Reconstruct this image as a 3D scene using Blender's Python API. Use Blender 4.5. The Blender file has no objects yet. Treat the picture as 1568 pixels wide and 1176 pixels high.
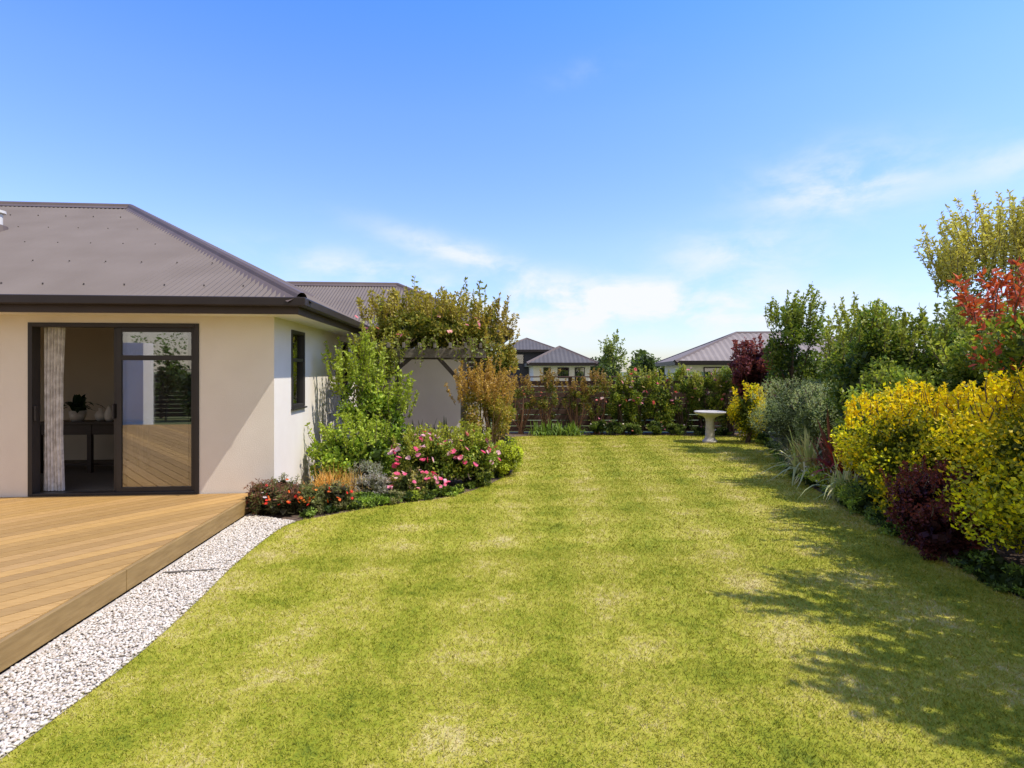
import bpy, math, random, bmesh
import numpy as np
from mathutils import Vector, Matrix
random.seed(3)
rng = np.random.default_rng(7)
scene = bpy.context.scene
COL = scene.collection

# ---------------------------------------------------------------- materials
def new_mat(name):
    m = bpy.data.materials.new(name); m.use_nodes = True
    nt = m.node_tree; b = nt.nodes["Principled BSDF"]
    return m, nt, b
def N(nt, t, **kw):
    n = nt.nodes.new(t)
    for k, v in kw.items(): setattr(n, k, v)
    return n
def mat_noise(name, c1, c2, scale=8, rough=0.7, bump=0.0, bscale=60, metal=0.0, spec=0.5, detail=4, coord='Object', stretch=None):
    m, nt, b = new_mat(name)
    tc = N(nt, 'ShaderNodeTexCoord')
    src = tc.outputs[coord]
    if stretch:
        mp = N(nt, 'ShaderNodeMapping'); mp.inputs['Scale'].default_value = stretch
        nt.links.new(src, mp.inputs['Vector']); src = mp.outputs[0]
    n = N(nt, 'ShaderNodeTexNoise'); n.inputs['Scale'].default_value = scale; n.inputs['Detail'].default_value = detail
    nt.links.new(src, n.inputs['Vector'])
    r = N(nt, 'ShaderNodeValToRGB')
    r.color_ramp.elements[0].position = .3; r.color_ramp.elements[1].position = .7
    r.color_ramp.elements[0].color = (*c1, 1); r.color_ramp.elements[1].color = (*c2, 1)
    nt.links.new(n.outputs['Fac'], r.inputs[0]); nt.links.new(r.outputs[0], b.inputs['Base Color'])
    b.inputs['Roughness'].default_value = rough; b.inputs['Metallic'].default_value = metal
    b.inputs['Specular IOR Level'].default_value = spec
    if bump > 0:
        n2 = N(nt, 'ShaderNodeTexNoise'); n2.inputs['Scale'].default_value = bscale; n2.inputs['Detail'].default_value = 6
        nt.links.new(src, n2.inputs['Vector'])
        bp = N(nt, 'ShaderNodeBump'); bp.inputs['Strength'].default_value = bump; bp.inputs['Distance'].default_value = .01
        nt.links.new(n2.outputs['Fac'], bp.inputs['Height']); nt.links.new(bp.outputs[0], b.inputs['Normal'])
    return m

M_stucco = mat_noise('stucco', (.76,.69,.595), (.81,.745,.65), 2.2, .85, .35, 90, spec=.15)
M_soffit = mat_noise('soffit_paint', (.76,.73,.67), (.8,.77,.71), 3, .7)
M_roof = mat_noise('roof_steel', (.158,.127,.098), (.183,.149,.118), 1.5, .55, 0, spec=.12)
M_cap = mat_noise('ridge_cap_steel', (.12,.09,.075), (.14,.108,.092), 2, .5, spec=.2)
M_gutter = mat_noise('gutter_steel', (.026,.019,.017), (.034,.026,.023), 2, .4, spec=.3)
M_fascia = mat_noise('fascia_paint', (.055,.038,.032), (.065,.047,.041), 3, .45, spec=.3)
M_alu = mat_noise('window_aluminium', (.034,.029,.027), (.042,.037,.034), 3, .4, spec=.3)
M_dark = mat_noise('dark_void', (.01,.009,.008), (.02,.018,.015), 3, .9)
M_carpet = mat_noise('carpet', (.08,.07,.06), (.12,.11,.095), 60, .95)
M_inwall = mat_noise('interior_paint', (.50,.44,.33), (.54,.48,.37), 2, .8)
M_curtain = mat_noise('curtain_fabric', (.85,.83,.8), (.5,.47,.44), 14, .9)
M_white = mat_noise('white_ceramic', (.6,.57,.52), (.68,.65,.6), 4, .4)
M_wooddark = mat_noise('dark_timber', (.03,.02,.015), (.05,.035,.025), 5, .5, stretch=(1,10,10))
M_timbergrey = mat_noise('weathered_timber', (.12,.105,.085), (.23,.20,.165), 6, .85, .3, 30, stretch=(3,3,12))
M_fence = mat_noise('fence_stain', (.06,.030,.020), (.125,.07,.05), 5, .85, .3, 40, stretch=(1,6,14))
M_soil = mat_noise('bark_soil', (.05,.03,.018), (.17,.115,.075), 18, .95, .9, 45)
M_stone = mat_noise('cast_stone', (.38,.35,.30), (.54,.5,.44), 14, .85, .4, 60)
M_concrete = mat_noise('concrete', (.36,.32,.26), (.50,.45,.38), 9, .9, .3, 60)
M_ground = mat_noise('rough_ground', (.06,.09,.02), (.14,.15,.05), .4, .95)
M_navy = mat_noise('dark_cladding', (.03,.032,.042), (.045,.047,.057), 2, .6)
M_screw = mat_noise('roof_screw', (.09,.075,.065), (.10,.085,.075), 3, .6, spec=.1)

def make_glass(name, base):
    m, nt, b = new_mat(name)
    out = nt.nodes['Material Output']; nt.nodes.remove(b)
    g = N(nt, 'ShaderNodeBsdfGlossy'); g.inputs['Roughness'].default_value = .0; g.inputs['Color'].default_value = (.97,.96,.95,1)
    t = N(nt, 'ShaderNodeBsdfTransparent'); t.inputs['Color'].default_value = (.8,.81,.8,1)
    f = N(nt, 'ShaderNodeFresnel'); f.inputs['IOR'].default_value = 1.5
    a = N(nt, 'ShaderNodeMath', operation='ADD', use_clamp=True); a.inputs[1].default_value = base
    mx = N(nt, 'ShaderNodeMixShader')
    nt.links.new(f.outputs[0], a.inputs[0]); nt.links.new(a.outputs[0], mx.inputs[0])
    nt.links.new(t.outputs[0], mx.inputs[1]); nt.links.new(g.outputs[0], mx.inputs[2]); nt.links.new(mx.outputs[0], out.inputs[0])
    return m
M_glass = make_glass('tinted_glass', .17)

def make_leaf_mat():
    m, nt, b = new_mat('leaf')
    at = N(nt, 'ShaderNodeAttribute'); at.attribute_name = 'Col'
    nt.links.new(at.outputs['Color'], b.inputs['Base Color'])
    b.inputs['Roughness'].default_value = .5; b.inputs['Specular IOR Level'].default_value = .25
    tr = N(nt, 'ShaderNodeBsdfTranslucent')
    mul = N(nt, 'ShaderNodeMix', data_type='RGBA', blend_type='MULTIPLY'); mul.inputs[0].default_value = 1
    mul.inputs[7].default_value = (1.45, 1.45, .7, 1)
    nt.links.new(at.outputs['Color'], mul.inputs[6]); nt.links.new(mul.outputs[2], tr.inputs[0])
    mx = N(nt, 'ShaderNodeMixShader'); mx.inputs[0].default_value = .33
    nt.links.new(b.outputs[0], mx.inputs[1]); nt.links.new(tr.outputs[0], mx.inputs[2])
    nt.links.new(mx.outputs[0], nt.nodes['Material Output'].inputs[0])
    return m
M_leaf = make_leaf_mat()

def make_attr_mat(name, rough=.7, noise=None, spec=.3):
    m, nt, b = new_mat(name)
    at = N(nt, 'ShaderNodeAttribute'); at.attribute_name = 'Col'
    src = at.outputs['Color']
    if noise:
        tc = N(nt, 'ShaderNodeTexCoord')
        mp = N(nt, 'ShaderNodeMapping'); mp.inputs['Rotation'].default_value = (0,0,noise[2]); mp.inputs['Scale'].default_value = noise[1]
        n = N(nt, 'ShaderNodeTexNoise'); n.inputs['Scale'].default_value = noise[0]; n.inputs['Detail'].default_value = 6
        nt.links.new(tc.outputs['Object'], mp.inputs[0]); nt.links.new(mp.outputs[0], n.inputs['Vector'])
        r = N(nt, 'ShaderNodeValToRGB'); r.color_ramp.elements[0].position=.3; r.color_ramp.elements[1].position=.7
        r.color_ramp.elements[0].color=(.76,.72,.66,1); r.color_ramp.elements[1].color=(1.08,1.08,1.08,1)
        mul = N(nt, 'ShaderNodeMix', data_type='RGBA', blend_type='MULTIPLY'); mul.inputs[0].default_value = 1
        nt.links.new(n.outputs['Fac'], r.inputs[0]); nt.links.new(src, mul.inputs[6]); nt.links.new(r.outputs[0], mul.inputs[7])
        src = mul.outputs[2]
    nt.links.new(src, b.inputs['Base Color']); b.inputs['Roughness'].default_value = rough; b.inputs['Specular IOR Level'].default_value = spec
    return m
M_deck = make_attr_mat('deck_timber', .6, (9, (1,14,1), 0.0))
M_pebble = make_attr_mat('white_pebble', .85)

def make_lawn_mat():
    m, nt, b = new_mat('lawn_turf')
    L = nt.links.new
    geo = N(nt, 'ShaderNodeNewGeometry'); pos = geo.outputs['Position']
    def noise(scale, detail=4, rough=.5, dist=0):
        n = N(nt, 'ShaderNodeTexNoise'); n.inputs['Scale'].default_value = scale; n.inputs['Detail'].default_value = detail
        n.inputs['Roughness'].default_value = rough; n.inputs['Distortion'].default_value = dist
        L(pos, n.inputs['Vector']); return n.outputs['Fac']
    def math_(op, a, b_=None, c=None):
        n = N(nt, 'ShaderNodeMath', operation=op)
        for i, x in enumerate((a, b_, c)):
            if x is None: continue
            if isinstance(x, (int, float)): n.inputs[i].default_value = x
            else: L(x, n.inputs[i])
        return n.outputs[0]
    def stripe(angle, scale, dist):
        mp = N(nt, 'ShaderNodeMapping'); mp.inputs['Rotation'].default_value = (0,0,angle); L(pos, mp.inputs[0])
        w = N(nt, 'ShaderNodeTexWave'); w.inputs['Scale'].default_value = scale; w.inputs['Distortion'].default_value = dist
        w.inputs['Detail'].default_value = 3; w.inputs['Detail Scale'].default_value = 1.5
        L(mp.outputs[0], w.inputs['Vector']); return w.outputs['Fac']
    big = noise(.7, 3); med = noise(3.8, 7, .75, .6); fine = noise(18, 5, .78); vf = noise(120, 2)
    s1 = stripe(math.radians(4), .31, 1.0); s2 = stripe(math.radians(80), .44, 1.6)
    v = math_('MULTIPLY', big, .5); v = math_('MULTIPLY_ADD', med, 1.15, v); v = math_('MULTIPLY_ADD', fine, .85, v)
    v = math_('MULTIPLY_ADD', s1, .20, v); v = math_('MULTIPLY_ADD', s2, .13, v); v = math_('MULTIPLY_ADD', vf, .3, v)
    at = N(nt, 'ShaderNodeAttribute'); at.attribute_name = 'Rnd'
    v = math_('MULTIPLY_ADD', at.outputs['Fac'], .5, v)
    mr = N(nt, 'ShaderNodeMapRange'); mr.inputs['From Min'].default_value = 1.08; mr.inputs['From Max'].default_value = 2.04
    L(v, mr.inputs[0])
    r = N(nt, 'ShaderNodeValToRGB'); e = r.color_ramp.elements
    e[0].position = 0; e[0].color = (.105,.145,.014,1)
    e[1].position = 1; e[1].color = (.58,.47,.22,1)
    x = e.new(.33); x.color = (.255,.27,.020,1)
    x = e.new(.66); x.color = (.405,.365,.05,1)
    L(mr.outputs[0], r.inputs[0])
    L(r.outputs[0], b.inputs['Base Color']); b.inputs['Roughness'].default_value = .8; b.inputs['Specular IOR Level'].default_value = .1
    return m
M_lawn = make_lawn_mat()

# ---------------------------------------------------------------- mesh helpers
def obj_from(name, verts, faces, mat, parent=None, smooth=False):
    me = bpy.data.meshes.new(name); me.from_pydata([tuple(v) for v in verts], [], faces); me.update()
    if mat: me.materials.append(mat)
    if smooth:
        for p in me.polygons: p.use_smooth = True
    o = bpy.data.objects.new(name, me); COL.objects.link(o)
    if parent: o.parent = parent
    return o
def empty(name, loc=(0,0,0), rotz=0):
    o = bpy.data.objects.new(name, None); o.location = loc; o.rotation_euler = (0,0,rotz); o.empty_display_size = .3
    COL.objects.link(o); return o
class MB:
    def __init__(s): s.v=[]; s.f=[]
    def box(s, x0,x1,y0,y1,z0,z1):
        n=len(s.v)
        s.v += [(x0,y0,z0),(x1,y0,z0),(x1,y1,z0),(x0,y1,z0),(x0,y0,z1),(x1,y0,z1),(x1,y1,z1),(x0,y1,z1)]
        s.f += [tuple(n+i for i in q) for q in ((3,2,1,0),(4,5,6,7),(0,1,5,4),(1,2,6,5),(2,3,7,6),(3,0,4,7))]
    def beam(s, p0, p1, w, h):
        p0=Vector(p0); p1=Vector(p1); d=(p1-p0).normalized()
        up=Vector((0,0,1)) if abs(d.z)<.9 else Vector((0,1,0))
        a=d.cross(up).normalized()*w/2; b=a.cross(d).normalized()*h/2
        n=len(s.v)
        for p in (p0,p1):
            s.v += [tuple(p-a-b),tuple(p+a-b),tuple(p+a+b),tuple(p-a+b)]
        s.f += [tuple(n+i for i in q) for q in ((0,1,2,3),(7,6,5,4),(0,4,5,1),(1,5,6,2),(2,6,7,3),(3,7,4,0))]
    def lathe(s, prof, cx=0, cy=0, seg=24):
        n=len(s.v)
        for r,z in prof:
            for i in range(seg):
                a=2*math.pi*i/seg; s.v.append((cx+r*math.cos(a),cy+r*math.sin(a),z))
        for j in range(len(prof)-1):
            for i in range(seg):
                k=(i+1)%seg
                s.f.append((n+j*seg+i,n+j*seg+k,n+(j+1)*seg+k,n+(j+1)*seg+i))
    def obj(s, name, mat, parent=None, bevel=0, smooth=False):
        o=obj_from(name,s.v,s.f,mat,parent,smooth)
        if bevel:
            b=o.modifiers.new('bevel','BEVEL'); b.width=bevel; b.segments=2; b.limit_method='ANGLE'
        return o
def box(name, mat, parent, *a, bevel=0):
    m=MB(); m.box(*a); return m.obj(name,mat,parent,bevel)

def np_mesh(name, verts, quads, cols=None, mat=None, parent=None, tri=False, rnd=None):
    me = bpy.data.meshes.new(name)
    nv=len(verts); k=3 if tri else 4; nf=len(quads)
    me.vertices.add(nv); me.vertices.foreach_set('co', np.ascontiguousarray(verts,dtype=np.float32).ravel())
    me.loops.add(nf*k); me.loops.foreach_set('vertex_index', np.ascontiguousarray(quads,dtype=np.int32).ravel())
    me.polygons.add(nf); me.polygons.foreach_set('loop_start', np.arange(0,nf*k,k,dtype=np.int32))
    try: me.polygons.foreach_set('loop_total', np.full(nf,k,dtype=np.int32))
    except Exception: pass
    me.update(calc_edges=True)
    if cols is not None:
        a=me.attributes.new('Col','FLOAT_COLOR','POINT')
        c=np.ones((nv,4),dtype=np.float32); c[:,:3]=np.clip(cols,0,.92); a.data.foreach_set('color', c.ravel())
    if rnd is not None:
        a=me.attributes.new('Rnd','FLOAT','POINT'); a.data.foreach_set('value', np.ascontiguousarray(rnd,dtype=np.float32))
    if mat: me.materials.append(mat)
    o=bpy.data.objects.new(name,me); COL.objects.link(o)
    if parent: o.parent=parent
    return o

# ---------------------------------------------------------------- plants
LEAF_GAIN=1.5
def unit(a): return a/np.maximum(np.linalg.norm(a,axis=-1,keepdims=True),1e-6)
class Plant:
    def __init__(s, seed): s.V=[]; s.Q=[]; s.C=[]; s.n=0; s.r=np.random.default_rng(seed)
    def add(s,v,q,c): s.V.append(v); s.Q.append(q+s.n); s.C.append(c); s.n+=len(v)
    def leaves(s, p, nrm, L, W, col, droop=.0, up=.3):
        n=len(p); r=s.r
        t=unit(nrm*.5 + r.normal(size=(n,3))*.8 + np.array([0,0,up-droop]))
        b=unit(np.cross(t, unit(nrm+r.normal(size=(n,3))*.55)))
        nn=np.cross(b,t)
        L=(L*r.uniform(.65,1.25,n))[:,None]; Wd=L*W
        v=np.empty((n,4,3)); v[:,0]=p; v[:,1]=p+t*L*.5+b*Wd*.5+nn*L*.07; v[:,2]=p+t*L-nn*L*.05; v[:,3]=p+t*L*.5-b*Wd*.5+nn*L*.07
        q=np.arange(n*4).reshape(n,4)
        s.add(v.reshape(-1,3), q, np.repeat(col,4,axis=0))
    def tube(s, pts, r0, r1, col, seg=5):
        pts=np.array(pts,float); m=len(pts); d=unit(np.gradient(pts,axis=0))
        a=unit(np.cross(d,np.array([.31,.93,.15]))); b=np.cross(d,a)
        th=np.arange(seg)*2*math.pi/seg; rad=np.linspace(r0,r1,m)[:,None,None]
        v=pts[:,None]+rad*(a[:,None]*np.cos(th)[None,:,None]+b[:,None]*np.sin(th)[None,:,None])
        q=[]
        for j in range(m-1):
            for i in range(seg):
                k=(i+1)%seg; q.append((j*seg+i,j*seg+k,(j+1)*seg+k,(j+1)*seg+i))
        s.add(v.reshape(-1,3),np.array(q),np.tile(np.array(col)*s.r.uniform(.8,1.2),(m*seg,1)))
    def straps(s, c, n, L, W, c1, c2, spread=1.0, rad=.08, arch=1.0):
        r=s.r
        az=r.uniform(0,2*math.pi,n); sp=r.uniform(.15,1,n)*spread; ln=L*r.uniform(.6,1.15,n)
        base=np.array(c)+np.stack([r.normal(size=n)*rad,r.normal(size=n)*rad,np.zeros(n)],1)
        K=7; t=np.linspace(0,1,K)
        h=np.stack([np.cos(az),np.sin(az)],1)
        hor=ln[:,None]*sp[:,None]*(t[None]**1.3)*.75
        z=ln[:,None]*(t[None]*(1.05-.25*sp[:,None])-arch*sp[:,None]*.75*t[None]**2.6)
        ctr=base[:,None]+np.stack([h[:,0:1]*hor,h[:,1:2]*hor,z],2)
        side=np.stack([-h[:,1],h[:,0],np.zeros(n)],1)[:,None]
        w=(W*np.array([.6,1,1,.95,.8,.5,.04]))[None,:,None]*.5
        v=np.stack([ctr-side*w,ctr+side*w],2)
        v[...,2]=np.maximum(v[...,2],.01)
        idx=np.arange(n*K*2).reshape(n,K,2)
        q=np.stack([idx[:,:-1,0],idx[:,:-1,1],idx[:,1:,1],idx[:,1:,0]],-1).reshape(-1,4)
        mix=r.uniform(0,1,(n,1,1)); cc=np.array(c1)*(1-mix)+np.array(c2)*mix
        cc=np.broadcast_to(cc[:,:,None],(n,K,2,3)).reshape(-1,3)*1.0
        s.add(v.reshape(-1,3),q,cc)
    def flowers(s, p, size, cols, petals=5):
        r=s.r; n=len(p); cols=np.array(cols)/LEAF_GAIN
        ci=cols[r.integers(0,len(cols),n)]*r.uniform(.8,1.1,(n,1))
        axis=unit(r.normal(size=(n,3))*.5+np.array([0.25,-.3,.9]))
        a=unit(np.cross(axis,np.array([.3,.8,.2]))); b=np.cross(axis,a)
        for ring,(sc,lift) in enumerate(((1,.25),(.6,.55))):
            for k in range(petals):
                th=2*math.pi*(k+.5*ring)/petals
                d=a*math.cos(th)+b*math.sin(th); e=-a*math.sin(th)+b*math.cos(th)
                S=(size*r.uniform(.7,1.2,n))[:,None]*.5*sc
                v=np.empty((n,4,3)); v[:,0]=p; v[:,1]=p+d*S*.7+e*S*.5+axis*S*lift; v[:,2]=p+d*S+axis*S*lift*.9; v[:,3]=p+d*S*.7-e*S*.5+axis*S*lift
                s.add(v.reshape(-1,3),np.arange(n*4).reshape(n,4),np.repeat(ci*(.85+.15*ring),4,axis=0))
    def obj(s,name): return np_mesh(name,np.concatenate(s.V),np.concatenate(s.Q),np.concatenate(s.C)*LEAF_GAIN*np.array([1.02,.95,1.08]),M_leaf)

BARK=(.08,.06,.04)
def shrub(name, x, y, rx, ry, h, n, L, W=.5, inner=(.04,.07,.015), outer=(.09,.14,.02), tip=None, z0=.0, zb=None,
          K=22, dense=1.0, shoots=0, shoot_len=.4, stems=6, flowers=None, nfl=0, fs=.05, seed=1, droop=0, cr=.42, core=True, bark=BARK, top=0.35, p=None, done=True):
    P = p or Plant(seed); r=P.r
    cz=(z0+h)/2; rz=(h-z0)/2
    C=np.array([x,y,cz]); R=np.array([rx,ry,rz])
    d=unit(r.normal(size=(K,3))); rad=r.uniform(.35,.85,(K,1))**.8
    cc=C+d*R*rad; rr=cr*r.uniform(.55,1.2,(K,1))*R*(1-.25*rad)
    rr=np.maximum(rr, .3*R.min()*np.ones(3))
    cb=r.uniform(.72,1.25,K); ct=r.uniform(0,1,K)
    k=r.integers(0,K,n)
    dd=unit(r.normal(size=(n,3))); pr=r.uniform(.25,1,(n,1))**.45
    pos=cc[k]+dd*rr[k]*pr
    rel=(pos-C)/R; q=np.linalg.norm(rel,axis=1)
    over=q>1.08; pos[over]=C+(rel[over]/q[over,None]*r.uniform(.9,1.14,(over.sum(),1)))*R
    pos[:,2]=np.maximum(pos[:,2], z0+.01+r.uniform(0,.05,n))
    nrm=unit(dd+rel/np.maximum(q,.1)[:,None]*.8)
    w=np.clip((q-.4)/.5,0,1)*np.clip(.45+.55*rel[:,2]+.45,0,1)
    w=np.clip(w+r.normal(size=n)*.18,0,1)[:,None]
    col=np.array(inner)*(1-w)+np.array(outer)*w  # leaf tone darkens inward and downward, shade put into the colour
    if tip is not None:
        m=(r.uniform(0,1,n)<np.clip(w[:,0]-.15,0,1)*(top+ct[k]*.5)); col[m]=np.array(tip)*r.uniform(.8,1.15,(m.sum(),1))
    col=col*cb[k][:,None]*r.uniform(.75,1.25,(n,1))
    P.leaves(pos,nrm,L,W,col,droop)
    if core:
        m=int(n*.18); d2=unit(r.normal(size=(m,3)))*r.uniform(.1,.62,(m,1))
        P.leaves(C+d2*R,d2,L*1.9,.8,np.tile(np.array(inner)*.6,(m,1)))  # core leaves darker still, painted inner shade
    for i in range(stems):
        tgt=cc[r.integers(0,K)]; b0=np.array([x+r.normal()*rx*.12,y+r.normal()*ry*.12,0.])
        mid=(b0+tgt)/2+np.array([r.normal()*.05,r.normal()*.05,.05])
        P.tube([b0,mid,tgt],.012+.008*h,.005,bark)
    for i in range(shoots):
        a=r.uniform(0,2*math.pi); rr_=math.sqrt(r.uniform(0,.8))
        zt=cz+rz*math.sqrt(max(0,1-rr_**2))*.8
        b0=np.array([x+rx*rr_*math.cos(a),y+ry*rr_*math.sin(a),zt])
        ln=shoot_len*r.uniform(.5,1.3); lean=np.array([r.normal()*.2+.16*math.cos(a),r.normal()*.2+.16*math.sin(a),1.])
        p1=b0+unit(lean)*ln; pm=(b0+p1)/2+r.normal(size=3)*.02
        P.tube([b0,pm,p1],.006,.002,np.array(bark)*1.3,4)
        m=max(8,int(ln/L*7)); t=r.uniform(.05,1,(m,1)); pp=b0*(1-t)+p1*t
        dl=unit(r.normal(size=(m,3))*np.array([1,1,.3])+np.array([0,0,.4]))
        c=np.array(tip if tip is not None else outer)*r.uniform(.7,1.15,(m,1))
        P.leaves(pp,dl,L*.95,W,c,0,.4)
    if flowers is not None:
        a=unit(r.normal(size=(nfl,3))); a[:,2]=np.abs(a[:,2])*.9-.1; a=unit(a)
        P.flowers(C+a*R*r.uniform(.9,1.12,(nfl,1)),fs,flowers)
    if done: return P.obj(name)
    return P

def tree(name,x,y,h,rx,n,L,seed,outer,inner,tip=None,trunk=.06,z0=None,W=.5,shoots=10,shoot_len=.5,cr=.33,K=26,top=.35):
    P=Plant(seed); r=P.r; z0=z0 if z0 is not None else h*.35
    P.tube([(x,y,0),(x+.03,y,h*.3),(x-.02,y+.03,h*.55),(x,y,h*.85)],trunk,trunk*.25,BARK,8)
    for i in range(9):
        a=i*2.4; zb=h*r.uniform(.25,.6); e=np.array([x+rx*.75*math.cos(a),y+rx*.75*math.sin(a),min(h*.95,zb+h*r.uniform(.15,.35))])
        P.tube([(x,y,zb),((x+e[0])/2,(y+e[1])/2,(zb+e[2])/2+.05),e],trunk*.45,trunk*.12,BARK,5)
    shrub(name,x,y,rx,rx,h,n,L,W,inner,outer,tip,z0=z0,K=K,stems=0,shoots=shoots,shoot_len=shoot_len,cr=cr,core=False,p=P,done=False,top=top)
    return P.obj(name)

# ---------------------------------------------------------------- ground, lawn, beds
def catmull(pts, per=6):
    pts=[np.array(p,float) for p in pts]; out=[]; n=len(pts)
    for i in range(n):
        p0,p1,p2,p3=pts[i-1],pts[i],pts[(i+1)%n],pts[(i+2)%n]
        for k in range(per):
            t=k/per
            out.append(.5*((2*p1)+(-p0+p2)*t+(2*p0-5*p1+4*p2-p3)*t*t+(-p0+3*p1-3*p2+p3)*t**3))
    return np.array(out)
lawn_pts=[(-2.3,-4),(-2.25,0),(-2.25,2.41),(-2.25,3.23),(-2.34,4.06),(-2.44,4.73),(-2.5,5.45),(-2.48,6.05),(-2.155,6.42),(-1.51,6.95),(-.92,7.3),(-.38,8.1),(.06,9.5),
 (.08,11),(.05,12.6),(.12,14.1),(3,14.4),(5.95,14.1),(5.85,13),(5.45,11.4),(4.8,9.6),(4.42,8.3),(4.12,6.58),(3.98,5.78),(3.85,4.73),(3.8,4.24),(3.75,3.5),(3.7,2),(3.7,0),(3.7,-4)]
lawn_poly=catmull(lawn_pts)
def sheet(name, poly, z, mat):
    bm=bmesh.new(); vs=[bm.verts.new((p[0],p[1],z)) for p in poly]; f=bm.faces.new(vs)
    bmesh.ops.triangulate(bm,faces=[f]); 
    me=bpy.data.meshes.new(name); bm.to_mesh(me); bm.free()
    for p in me.polygons:
        if p.normal.z<0: p.flip()
    me.materials.append(mat); o=bpy.data.objects.new(name,me); COL.objects.link(o); return o
g=900
obj_from('ground',[(-g,-g,0),(g,-g,0),(g,g,0),(-g,g,0)],[(0,1,2,3)],M_ground)
sheet('garden_bed_soil',[(-3.3,-4.2),(7.4,-4.2),(7.4,15.2),(-3.3,15.2)],.004,M_soil)
sheet('lawn',lawn_poly,.009,M_lawn)

def inpoly(px,py,poly):
    c=np.zeros(len(px),bool); j=len(poly)-1
    for i in range(len(poly)):
        xi,yi=poly[i]; xj,yj=poly[j]
        m=((yi>py)!=(yj>py)) & (px<(xj-xi)*(py-yi)/(yj-yi+1e-12)+xi)
        c^=m; j=i
    return c
def blades(zone, dens, H, W):
    x0,x1,y0,y1=zone; n=int((x1-x0)*(y1-y0)*dens)
    px=rng.uniform(x0,x1,n); py=rng.uniform(y0,y1,n); m=inpoly(px,py,lawn_poly); px=px[m]; py=py[m]; n=len(px)
    az=rng.uniform(0,2*math.pi,n); h=H*rng.uniform(.5,1.3,n); w=W*rng.uniform(.6,1.2,n)
    lean=rng.uniform(.3,1.5,n)*h; la=rng.uniform(0,2*math.pi,n)
    v=np.empty((n,3,3)); base=np.stack([px,py,np.full(n,.008)],1)
    s=np.stack([np.cos(az)*w/2,np.sin(az)*w/2,np.zeros(n)],1)
    v[:,0]=base-s; v[:,1]=base+s; v[:,2]=base+np.stack([np.cos(la)*lean,np.sin(la)*lean,h],1)
    return v, rng.uniform(-.5,.6,n)
vs=[];rs=[]
for z,dn,H,W in (((-2.6,3.9,1.2,3.2),14000,.018,.0045),((-2.6,4.0,3.2,5.2),8500,.02,.0055),((-2.6,4.5,5.2,8.5),4000,.022,.008),((-.5,6,8.5,14.5),1800,.024,.013)):
    v,r_=blades(z,dn,H,W); vs.append(v); rs.append(r_)
v=np.concatenate(vs); r_=np.concatenate(rs)
np_mesh('lawn_grass',v.reshape(-1,3),np.arange(len(v)*3).reshape(-1,3),None,M_lawn,tri=True,rnd=np.repeat(r_,3))

# ---------------------------------------------------------------- HOUSE
A=math.radians(4.5)
house=empty('bungalow_house',(-2.94,6.78,0),A)
def H2W(u,v): return (-2.94+math.cos(A)*u-math.sin(A)*v, 6.78+math.sin(A)*u+math.cos(A)*v)
ZS=2.37; T=.14
m=MB()
m.box(-14,-5.6,0,T,0,ZS+.05); m.box(-5.6,-3.9,0,T,2.28,ZS+.05); m.box(-5.6,-3.9,0,T,0,.3)
m.box(-3.9,-2.85,0,T,0,ZS+.05); m.box(-.889,0,0,T,0,ZS+.05); m.box(-2.85,-.889,0,T,2.28,ZS+.05); m.box(-2.85,-.889,0,T,0,.19)
m.obj('front_wall',M_stucco,house)
m=MB(); 
m.box(-T,0,T,.65,0,ZS+.05); m.box(-T,0,.65,1.25,0,1.19); m.box(-T,0,.65,1.25,2.26,ZS+.05)
m.box(-T,0,1.25,3.55,0,ZS+.05); m.box(-T,0,3.55,4.15,0,1.19); m.box(-T,0,3.55,4.15,2.26,ZS+.05); m.box(-T,0,4.15,5.22,0,ZS+.05)
m.obj('side_wall',M_stucco,house)
m=MB(); m.box(-T,2.83,5.22,5.22+T,0,ZS+.05); m.box(2.83-T,2.83,5.22+T,9.8,0,ZS+.05); m.box(-14,2.83,9.8,9.8+T,0,ZS+.05)
m.obj('wing_wall',M_stucco,house)
box('room_floor',M_carpet,house,-6,-T-.01,.02+T,2.8,.1,.2)
m=MB(); m.box(-6,-T-.01,2.8,2.9,.2,2.6); m.box(-6.1,-6,T+.02,2.9,.2,2.6); m.box(-6,-T-.01,T+.02,2.8,2.5,2.55); m.box(-.2,-T-.003,T+.02,.6,.2,2.5); m.box(-.2,-T-.003,1.3,2.8,.2,2.5)
m.obj('room_wall',M_inwall,house)
m=MB(); m.box(-1.9,-1.0,2.76,2.795,.2,2.2); m.obj('interior_door',M_wooddark,house)
m=MB(); m.box(-3.95,-2.45,1.5,1.9,.915,.95)
for a,b in ((-3.9,1.54),(-2.56,1.54),(-3.9,1.80),(-2.56,1.80),(-3.2,1.54)): m.box(a,a+.06,b,b+.06,.2,.915)
m.box(-3.84,-2.56,1.55,1.58,.76,.915); m.box(-3.84,-2.56,1.62,1.80,.30,.33)
m.obj('console_table',M_wooddark,house,.004)
m=MB(); m.lathe([(.0,.95),(.07,.95),(.10,1.02),(.11,1.11),(.095,1.11),(.09,1.08),(0,1.08)],-3.42,1.68)
m.lathe([(.0,.95),(.04,.95),(.065,.99),(.075,1.04),(.05,1.09),(.025,1.11),(.03,1.14),(0,1.14)],-3.12,1.72)
m.lathe([(.0,.95),(.035,.95),(.06,1.0),(.065,1.06),(.04,1.12),(.015,1.19),(0,1.19)],-2.95,1.64)
m.obj('vases',M_white,house,smooth=True)
P=Plant(5); P.straps((0,0,0),34,.40,.085,(.01,.03,.012),(.03,.06,.02),1.2,.03)
o=P.obj('potted_plant_leaves'); o.parent=house; o.location=(-3.42,1.68,1.08)
cv=[];cf=[]; nn=90
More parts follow.
